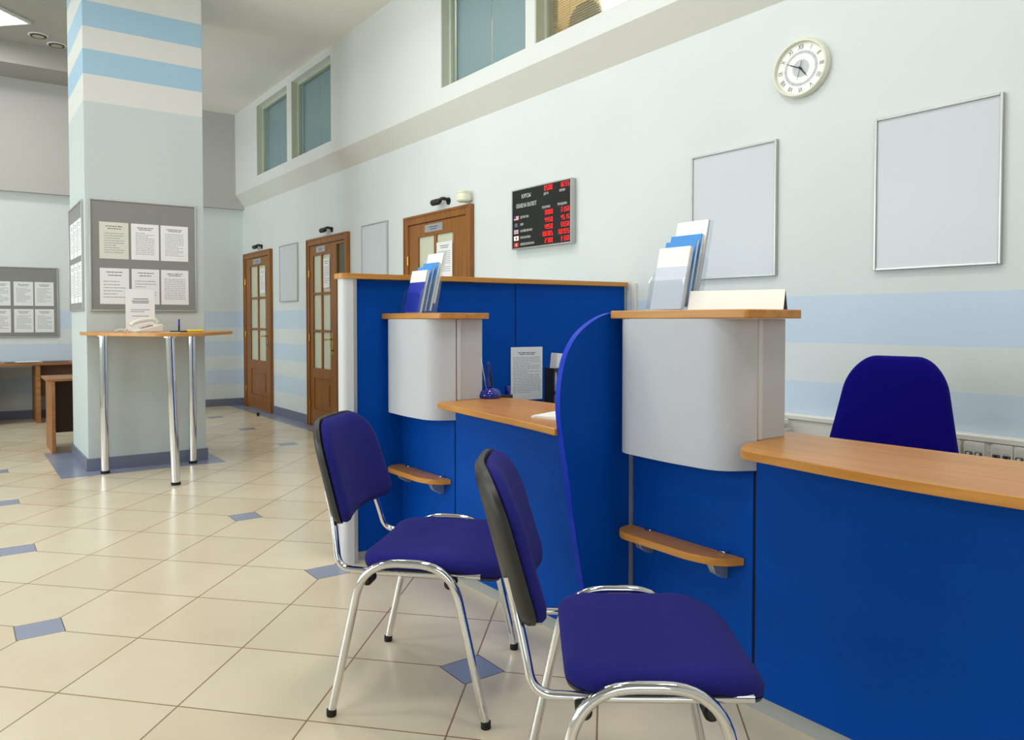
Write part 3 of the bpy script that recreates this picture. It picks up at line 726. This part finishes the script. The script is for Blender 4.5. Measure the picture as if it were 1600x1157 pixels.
# curved divider between the two places
t = thing('divider_panel', (1.80, 2.02, 0), 'blue curved divider panel standing between the two service counters', 'divider')
pts = [(1.968, 1.203), (1.90, 1.222), (1.84, 1.212), (1.78, 1.185), (1.725, 1.145), (1.685, 1.09), (1.664, 1.035), (1.652, .97), (1.650, .90), (1.656, .84), (1.670, .76), (1.688, .67), (1.706, .55), (1.727, .43), (1.746, .33), (1.764, .24), (1.785, .12), (1.80, 0)]
P3 = [Vector((a, b, 0)) for a, b in pts]
sm_ = []
for i in range(len(P3)-1):
    p0, p1, p2, p3 = P3[max(0, i-1)], P3[i], P3[i+1], P3[min(len(P3)-1, i+2)]
    for k in range(4):
        u = k/4; sm_.append(.5*((2*p1)+(p2-p0)*u+(2*p0-5*p1+4*p2-p3)*u*u+(3*p1-p0-3*p2+p3)*u**3))
sm_.append(P3[-1])
line = [(p.x, p.y) for p in sm_]
sub(t).prism(line + [(1.964, 0)], 2.010, 2.034, BLUE, 'y').build('panel', t)
e_ = MB(Matrix.Translation(-t.location)); e_.shell([(p[0], p[1]) for p in line][::-1], 2.0095, 2.0345, .0022, BLUEEDGE, 'y'); e_.build('edging', t)

# ------------------------------------------------------------------ leaflet holders with leaflets
def holder(x, y0, y1, which, tiers):
    """customer side faces -X; x is the front foot; y0..y1 width"""
    z = 1.2315
    t = thing('leaflet_holder', (x, (y0+y1)/2, z), 'clear acrylic leaflet holder on the %s counter ledge' % which, 'leaflet holder', 'acrylic leaflet holders')
    m = sub(t); th = .003
    def tilted(xb, zb, xt, zt, mat=ACRYL, mbb=m, tk=th):
        mbb.prism([(xb, zb), (xb+tk, zb), (xt+tk, zt), (xt, zt)], y0-.004, y1+.004, mat, 'y')
    tilted(x-.006, z+.006, x+.012, z+.10)
    tilted(x+.095, z+.006, x+.158, z+.30)
    m.build('back_and_front_plates', t)
    m2 = sub(t); tilted(x+.028, z+.02, x+.045, z+.14, mbb=m2); tilted(x+.062, z+.03, x+.085, z+.17, mbb=m2); m2.build('pocket_dividers', t)
    for yy in (y0-.007, y1+.004): sub(t).prism([(x-.006, z+.002), (x+.10, z+.002), (x+.13, z+.17), (x+.10, z+.19), (x+.012, z+.10)], yy, yy+.003, ACRYL, 'y').build('side_wall', t)
    sub(t).box(x-.006, x+.12, y0-.004, y1+.004, z, z+.002, ACRYL).build('base_plate', t)
    for k, (xb, zb, ln, n, lo, up, split, lab) in enumerate(tiers):
        lean = math.radians(13)
        o = Vector((x+xb, (y0+y1)/2, z+zb)); dx, dz = math.sin(lean), math.cos(lean)
        mb = MB(); wy = (y1-y0)/2-.002
        for q in range(n):
            off = q*.0032; jit = random.uniform(-.001, .001); hh = ln-random.uniform(0, .003)*(q > 0)
            m_ = PAPER if q else lo
            def quad(a, b, ma, o0=0, tk=.0022):
                mb.prism([(off*dz+a*dx+o0, a*dz-off*dx), (off*dz+a*dx+tk, a*dz-off*dx), (off*dz+b*dx+tk, b*dz-off*dx), (off*dz+b*dx+o0, b*dz-off*dx)], -wy+jit, wy+jit, ma, 'y')
            if q == 0 and split < 1: quad(0, hh*split, lo); quad(hh*split, hh, up)
            else: quad(0, hh, lo if q == 0 else random.choice((PAPER, CARD, LAV)))
        if k == 2 and which == 'far':
            a = ln-.03
            mb.prism([(a*dx-.0004, a*dz), (a*dx, a*dz), ((a+.01)*dx, (a+.01)*dz), ((a+.01)*dx-.0004, (a+.01)*dz)], -.03, .03, CARD, 'y')
        ob = mb.build('leaflet', loc=o); tag(ob, lab, 'leaflet', 'leaflets in the %s holder' % which)
holder(1.782, 3.232, 3.385, 'far', [(.006, .004, .208, 5, NAVY, CARD, .72, 'navy and white leaflets at the front of the far holder'),
      (.036, .012, .220, 3, LBLUE, LBLUE, 1, 'lower of two light blue leaflets in the far holder'), (.062, .014, .238, 4, LBLUE, LBLUE, 1, 'taller light blue leaflets with a white title in the far holder'),
      (.088, .05, .250, 3, CARD, CARD, 1, 'tall white leaflets at the back of the far holder')])
holder(1.902, 1.712, 1.852, 'near', [(.006, .004, .212, 5, LAV, CARD, .68, 'pale lavender and white leaflets at the front of the near holder'),
      (.034, .012, .226, 3, LBLUE, LBLUE, 1, 'lower of two bright blue leaflets in the near holder'), (.054, .014, .246, 4, LBLUE, LBLUE, 1, 'taller bright blue leaflets in the near holder'),
      (.086, .06, .25, 3, CARD, CARD, 1, 'tall white leaflets at the back of the near holder')])
# blank tent sign
A, Bv = Vector((1.925, 1.700)), Vector((2.035, 1.420)); d_ = (Bv-A); L = d_.length; rz = math.atan2(d_.y, d_.x)
t = thing('tent_sign', (A.x, A.y, 1.2315), 'blank cream folded tent sign lying long on the near counter ledge', 'sign', rz=rz)
MB().prism([(0, 0), (.0015, 0), (.026, .062), (.0245, .062)], 0, L, CARD, 'x').build('front_face', t)
MB().prism([(.0245, .062), (.026, .062), (.052, 0), (.0505, 0)], 0, L, INKD, 'x').build('back_face', t)

# ------------------------------------------------------------------ things on the far worktop
t = thing('pen_holder', (2.04, 3.03-.02, .832), 'glossy dark blue pen base with two upright pens on the far worktop', 'pen holder')
MB().lathe([(.050, 0), (.056, .008), (.055, .020), (.046, .036), (.030, .047), (.012, .052)], PENB, 36).build('base', t)
MB(Matrix.Rotation(.02, 4, 'Y')).lathe([(.005, .05), (.008, .06), (.006, .085), (.006, .150), (.0085, .158), (.006, .17)], PENB, 20, (-.008, .0, 0)).build('pen', t)
MB(Matrix.Translation((.02, 0, .03)) @ Matrix.Rotation(-.16, 4, 'Y')).lathe([(.003, .0), (.005, .02), (.005, .13), (.003, .135)], BLACKP, 16).build('pen', t)
MB().tube([(-.018, .0, .045), (-.05, .0, .20)], .0022, CHROME, 8).build('support_wire', t)
MB().tube([(.05, -.02, .008), (.085, -.03, .007), (.10, 0, .006)], .006, BLACKP, 8).build('cord_stub', t)
t = thing('paper_stack', (1.90, 2.20, .832), 'white forms lying at the end of the far worktop beside the divider', 'paper')
t.rotation_euler.z = .25
MB().box(-.105, .105, -.15, .15, 0, .006, PAPER).build('lower_sheets', t); MB(Matrix.Rotation(.08, 4, 'Z')).box(-.1, .1, -.145, .145, .0065, .010, CARD).build('upper_sheets', t)
tag(MB().box(-.06, .06, -.045, .045, 0, .004, PAPER).build('paper_slip', loc=(2.055, 3.20, .8325)), 'small paper slip behind the blue pen base on the far worktop', 'paper')

# staff desks behind the counters (tops lie just below the sight line)
for (x0, x1, y0, y1, lab) in ((2.26, 3.26, 2.22, 3.30, 'low wooden staff desk behind the far counter'),):
    t = thing('staff_desk', (x0, y0, 0), lab, 'desk')
    sub(t).box(x0, x1, y0, y1, .655, .68, POSTW).build('desk_top', t, bevel=.003)
    for y in (y0+.03, y1-.06): sub(t).box(x0+.05, x1-.02, y, y+.025, 0, .655, POSTW).build('leg_panel', t)
Mp = Matrix.Translation((1.542, 3.552, 0)) @ Matrix.Rotation(ang, 4, 'Z') @ viewF(0, 0, 0)
sheet(Mp, .955, 1.163, .752, 1.048, .004, PAPER, 26, 'white printed price list hanging on the blue screen above the worktop', None, margin=.07, rnd=5, name='price_list', cat='notice')
t = thing('stamp_stand', (2.285, 3.205, .681-.001), 'small black stand with a blue rubber stamp beside the price list', 'stamp')
t.location.z = .68
MB().prism(rrect(-.02, .02, -.02, .02, .006), 0, .14, BLACKP).build('base', t, bevel=.002)
MB().lathe([(.012, .14), (.014, .15), (.014, .18), (.01, .185)], PENB, 20).build('handle', t)
sub_ = thing('desk_organizer', (2.640, 3.245, .68), 'black slotted desk organizer holding papers, behind the divider panel', 'organizer')
b = MB(); W_, D_, H_ = .11, .08, .262
b.box(-W_/2, W_/2, -D_/2, D_/2, 0, .012, BLACKP)
for x in (-W_/2, W_/2-.006): b.box(x, x+.006, -D_/2, D_/2, .012, H_, BLACKP)
b.box(-W_/2, W_/2, D_/2-.005, D_/2, .012, H_, BLACKP)
for z in (.012, .12, H_-.02): b.box(-W_/2, W_/2, -D_/2, -D_/2+.004, z, z+.02, BLACKP)
for k in range(6): b.box(-W_/2+.004+k*.019, -W_/2+.010+k*.019, -D_/2, -D_/2+.004, .03, H_-.02, BLACKP)
b.build('case', sub_, bevel=.001)
tag(MB(Matrix.Rotation(.12, 4, 'Y')).box(-.045, .03, -.025, .028, 0, .325, PAPER).build('paper_bundle', loc=(2.628, 3.245, .694)), 'white papers standing in the black desk organizer', 'paper')
for k, (a, dx) in enumerate(((.1, 0), (-.15, .012), (.3, -.01))):
    tag(MB(Matrix.Rotation(a, 4, 'Z')).box(-.1, .1, -.07, .07, 0, .022, (PAPER, CARD, LAV)[k]).build('paper_bundle', bevel=.002, loc=(3.14+dx, 2.31, .6805+.0225*k)), '%s bundle of white papers piled by the wall behind the near counter' % ('lowest', 'middle', 'topmost')[k], 'paper', 'paper bundles by the wall')

# trunking with sockets on the wall behind the near counter
t = thing('cable_trunking', (WX, 1.2, .63), 'white cable trunking along the wall behind the counters', 'trunking')
m = sub(t); m.box(WX-.05, WX, -1.5, 3.24, .625, .745, TRUNK); m.build('channel', t, bevel=.004)
m = sub(t); m.box(WX-.058, WX-.05, -1.5, 3.24, .722, .742, TRUNK); m.box(WX-.058, WX-.05, -1.5, 3.24, .628, .645, TRUNK); m.build('lid_edges', t, bevel=.002)
for k, y in enumerate((1.49, 1.40, 1.30, 1.22)):
    lab = ('socket plate closest to the office chair', 'second socket plate from the office chair', 'third socket plate from the office chair', 'rightmost socket plate on the trunking')[k]
    s = thing('wall_socket', (WX-.06, y, .684), lab, 'socket', 'sockets on the white trunking')
    M = viewM(0, 0, 0)
    MB(M).prism(rrect(-.038, .038, -.034, .034, .006, 3), -.0018, .008, TRUNK).build('face_plate', s, bevel=.001)
    q = MB(M)
    for x in (-.018, .018):
        q.prism(rrect(x-.015, x+.015, .002, .024, .003, 2), .008, .0095, PAPERC); q.prism(rrect(x-.014, x+.014, -.026, -.004, .003, 2), .008, .011, INKD); q.box(x-.006, x+.004, -.02, -.008, .011, .016, TRUNK if k % 2 else RUBBER)
    q.build('jack', s)

# ------------------------------------------------------------------ office chair behind the near counter
t = thing('office_chair', (2.72, 1.525, 0), 'royal blue upholstered office chair behind the near counter', 'chair', rz=math.radians(187))
ol = []
for p in rrect(-.235, .235, -.30, .215, [.13, .13, .1, .1], 10):
    w = 1.02 - .34*max(0, (p[1]+.22)/.435); ol.append((p[0]*w*1.06, p[1]))
fnb = lambda p: Vector((-(p.z) - .22 + .5*p.x*p.x - .10*(p.y), p.x, p.y+.84))
MB().pad(subdiv_outline(ol, .03), [(.014, -.02), (.002, -.012), (0, 0), (.004, .018), (.016, .03)], FABRIC2, .012, lambda p: Vector((p.z - .22 + .45*p.x*p.x - .10*p.y, p.x, p.y+.845))).build('backrest', t)
MB().pad(subdiv_outline([(x*.93, y*.93) for x, y in ol], .03), [(.014, -.034), (.0, -.028), (0, -.0195)], BLACKP, 0, lambda p: Vector((p.z - .22 + .45*p.x*p.x - .10*p.y, p.x, p.y+.845))).build('back_shell', t)
MB().pad(subdiv_outline(rrect(-.22, .24, -.24, .24, .1), .03), [(.01, .43), (0, .44), (0, .465), (.015, .485)], FABRIC2, .008).build('seat', t)
MB().prism(rrect(-.18, .18, -.19, .19, .08), .405, .429, BLACKP).build('seat_pan', t)
MB().tube(smoothpath([(.0, 0, .40), (-.27, 0, .40), (-.275, 0, .62)], .08), .02, BLACKP, sx=1.6).build('back_support', t)
MB().tube([(0, 0, .12), (0, 0, .405)], .026, BLACKP).build('gas_column', t)
for k in range(5):
    a = k*2*PI/5; l = MB(Matrix.Rotation(a, 4, 'Z')).prism([(0, .085), (.27, .062), (.27, .085), (.03, .13), (0, .13)], -.02, .02, BLACKP, 'y').build('base_arm', t, bevel=.004)
    c = MB(Matrix.Rotation(a, 4, 'Z')); [c.lathe([(.024, y), (.026, y+.004), (.026, y+.012), (.024, y+.016)], RUBBER, 20, (.26, 0, .026), 'y') for y in (-.024, .008)]
    c.tube([(.26, -.01, .026), (.26, .01, .026)], .006, CHROME, 8); c.tube([(.26, 0, .03), (.26, 0, .066)], .006, CHROME, 8); c.build('caster', l)

# ------------------------------------------------------------------ visitor chairs
def visitor_chair(cx, cy, fx, fy, label):
    t = thing('visitor_chair', (cx, cy, 0), label, 'chair', 'blue visitor chairs', rz=math.atan2(fy, fx))
    HW = .277; R_ = .0125
    for s in (-1, 1):
        y = s*HW
        arch = smoothpath([(-.238, y, .012), (-.135, y, .475), (.135, y, .475), (.238, y, .012)], [.11, .11], 10)
        f = MB().tube(arch, R_, CHROME, 16).build('leg_frame', t)
        for x in (-.238, .238): MB().lathe([(.0145, 0), (.015, .004), (.015, .02), (.0128, .022)], RUBBER, 16, (x, y, 0)).build('foot_cap', f)
        # seat rail sweeping up into the back tube (oval section)
        y2 = s*.232
        rail = smoothpath([(.215, y2, .432), (-.10, y2, .432), (-.232, y2*.98, .436), (-.248, y2*.90, .52), (-.268, y2*.80, .60), (-.285, y2*.80, .665)], [.1, .08, .04, .03], 8)
        MB().tube(rail, .0095, CHROME, 14, sx=1.25).build('back_tube', t)
    for x in (-.13, .125):
        b = MB().tube([(x, -HW+.004, .418), (x, HW-.004, .418)], .011, BLACKP, 14).build('crossbar', t)
        for s in (-1, 1): MB().lathe([(.017, s*HW*.86-.02), (.017, s*HW*.86+.02)], RUBBER, 16, (x, 0, .414), 'y').build('bumper', b)
    # seat
    ol = subdiv_outline(rrect(-.165, .262, -.245, .245, [.11, .08, .08, .11], 8), .03)
    def fs(p):
        z = p.z - .018*max(0, (p.x-.12)/.14)**2*2 + .006*max(0, -(p.x+.1)/.1) - .012*(1-(p.y/.245)**2)*(1 if p.x < .1 else .6)*.6
        return Vector((p.x, p.y, z))
    MB().pad(ol, [(.004, .444), (.0, .452), (0, .466), (.008, .479), (.024, .487)], FABRIC, .012, fs).build('seat', t)
    MB().pad(ol, [(.03, .426), (.006, .434), (.002, .4435)], BLACKP, 0, fs).build('seat_shell', t)
    # backrest, curved about the vertical and leaning back
    ol = []
    for px, py in rrect(-.24, .24, -.165, .165, [.125, .125, .05, .05], 10):
        w = 1 - .10*(py+.165)/.33; ol.append((px*w, py))
    ol = subdiv_outline(ol, .03)
    le = math.radians(15)
    def fbk(p):
        bow = .75*p.x*p.x; d = p.z + bow
        return Vector((-.300 + d*math.cos(le) - (p.y)*math.sin(le), p.x, .722 + p.y*math.cos(le) + d*math.sin(le)*.3))
    MB().pad(ol, [(.012, .0005), (.006, .006), (.006, .016), (.014, .027), (.032, .035)], FABRIC, .006, fbk).build('backrest', t)
    MB().pad(ol, [(.05, -.030), (.012, -.026), (.0, -.014), (.0, -.001)], BLACKP, 0, fbk).build('back_shell', t)
    return t
visitor_chair(1.275, 2.229, .71, -.70, 'farther blue visitor chair with chrome legs, standing before the far counter')
visitor_chair(1.27, 1.284, .80, -.60, 'blue visitor chair closest to the camera, turned to the near counter')

# ------------------------------------------------------------------ ceiling lights
def troffer(x, y, z, rot, label, size=.6, power=22):
    t = thing('ceiling_light', (x, y, z), label, 'ceiling light', 'square ceiling light panels', rz=rot)
    h = size/2
    f = MB(); c = .02
    for a in ((-h, h, -h, -h+c), (-h, h, h-c, h), (-h, -h+c, -h+c, h-c), (h-c, h, -h+c, h-c)): f.box(*a, -.03, 0, WHITE)
    f.build('housing', t)
    MB().box(-h+c, h-c, -h+c, h-c, -.012, -.008, LAMPM).build('diffuser', t)
    g_ = MB(); n = 6
    for k in range(1, n):
        p = -h+c+(2*h-2*c)*k/n; g_.box(p-.004, p+.004, -h+c, h-c, -.029, -.013, ALU); g_.box(-h+c, h-c, p-.004, p+.004, -.029, -.013, ALU)
    g_.build('louvre', t)
    la = bpy.data.lights.new('ceiling_lamp', 'AREA'); la.shape = 'SQUARE'; la.size = size-.06; la.energy = power; la.color = (1, .985, .96)
    lo = bpy.data.objects.new('lamp', la); COL.objects.link(lo); lo.parent = t; lo.location = (0, 0, -.034)
troffer(.28, 9.52, 4.30, PI/4, 'square louvred ceiling light at the top left corner of the picture')
for (x, y) in ((-1.8, 7.5), (-1.8, 3.6), (.1, 5.0), (.1, 1.2)):
    troffer(x, y, 4.30, PI/4, 'square louvred ceiling light over the hall outside the picture')
for (x, y) in ((1.75, 4.9), (1.75, 2.6), (1.75, .3)):
    troffer(x, y, ZC, PI/4, 'square louvred ceiling light above the service counters, outside the picture', power=13)
for (x, y, lab) in ((.80, 9.93, 'left one of two round recessed downlights in the ceiling'), (.995, 10.15, 'round recessed downlight closer to the column')):
    t = thing('downlight', (x, y, 4.30), lab, 'downlight', 'recessed downlights')
    MB().lathe([(.10, 0), (.10, -.005), (.08, -.008)], WARMW, 32).build('glow_ring', t)  # pale disc painted for the white glow around the downlight
    MB().lathe([(.080, -.001), (.080, -.014)], BLACKP, 32).build('black_ring', t)
    MB().lathe([(.057, -.0135), (.057, -.0155)], DLAMP, 32).build('lens', t)

# ------------------------------------------------------------------ daylight through the windows
def area(name, loc, rot, sx, sy, e, col):
    la = bpy.data.lights.new(name, 'AREA'); la.shape = 'RECTANGLE'; la.size = sx; la.size_y = sy; la.energy = e; la.color = col
    o = bpy.data.objects.new(name, la); COL.objects.link(o); o.location = loc; o.rotation_euler = rot; return o
for a, b in LW: area('window_daylight', (LX-.25, (a+b)/2, 2.1), (0, -PI/2, 0), 2.6, b-a, 62 if a < 3 else 118, (.93, .965, 1))
for a, b in FWN: area('window_daylight', ((a+b)/2, FY-.25, 2.1), (PI/2, 0, 0), b-a, 2.6, 40, (.93, .965, 1))
area('upstairs_lamp', (3.85, 5.45, 3.95), (0, 0, 0), .4, .8, 30, (1, .93, .8))

w = bpy.data.worlds.new('world'); sc.world = w; w.use_nodes = True
bg = w.node_tree.nodes['Background']; bg.inputs[0].default_value = (.85, .92, 1, 1); bg.inputs[1].default_value = 1.0

# ------------------------------------------------------------------ camera
F = 1210.0; pit = math.atan(33/F); yaw = math.radians(35.8)
cam = bpy.data.cameras.new('camera'); co = bpy.data.objects.new('camera', cam); COL.objects.link(co); sc.camera = co
cam.sensor_width = 36; cam.sensor_fit = 'HORIZONTAL'; cam.lens = F/1600*36
cam.shift_y = -(1157/2-533)/1600; cam.clip_start = .05; cam.clip_end = 100
co.location = (0, 0, 1.2); co.rotation_euler = (PI/2-pit, 0, -yaw)

vs = sc.view_settings; vs.view_transform = 'Standard'; vs.look = 'None'; vs.gamma = 1; vs.exposure = 0.10; vs.use_curve_mapping = False
sc.cycles.use_denoising = True; sc.cycles.max_bounces = 10; sc.cycles.diffuse_bounces = 6; sc.cycles.transparent_max_bounces = 16
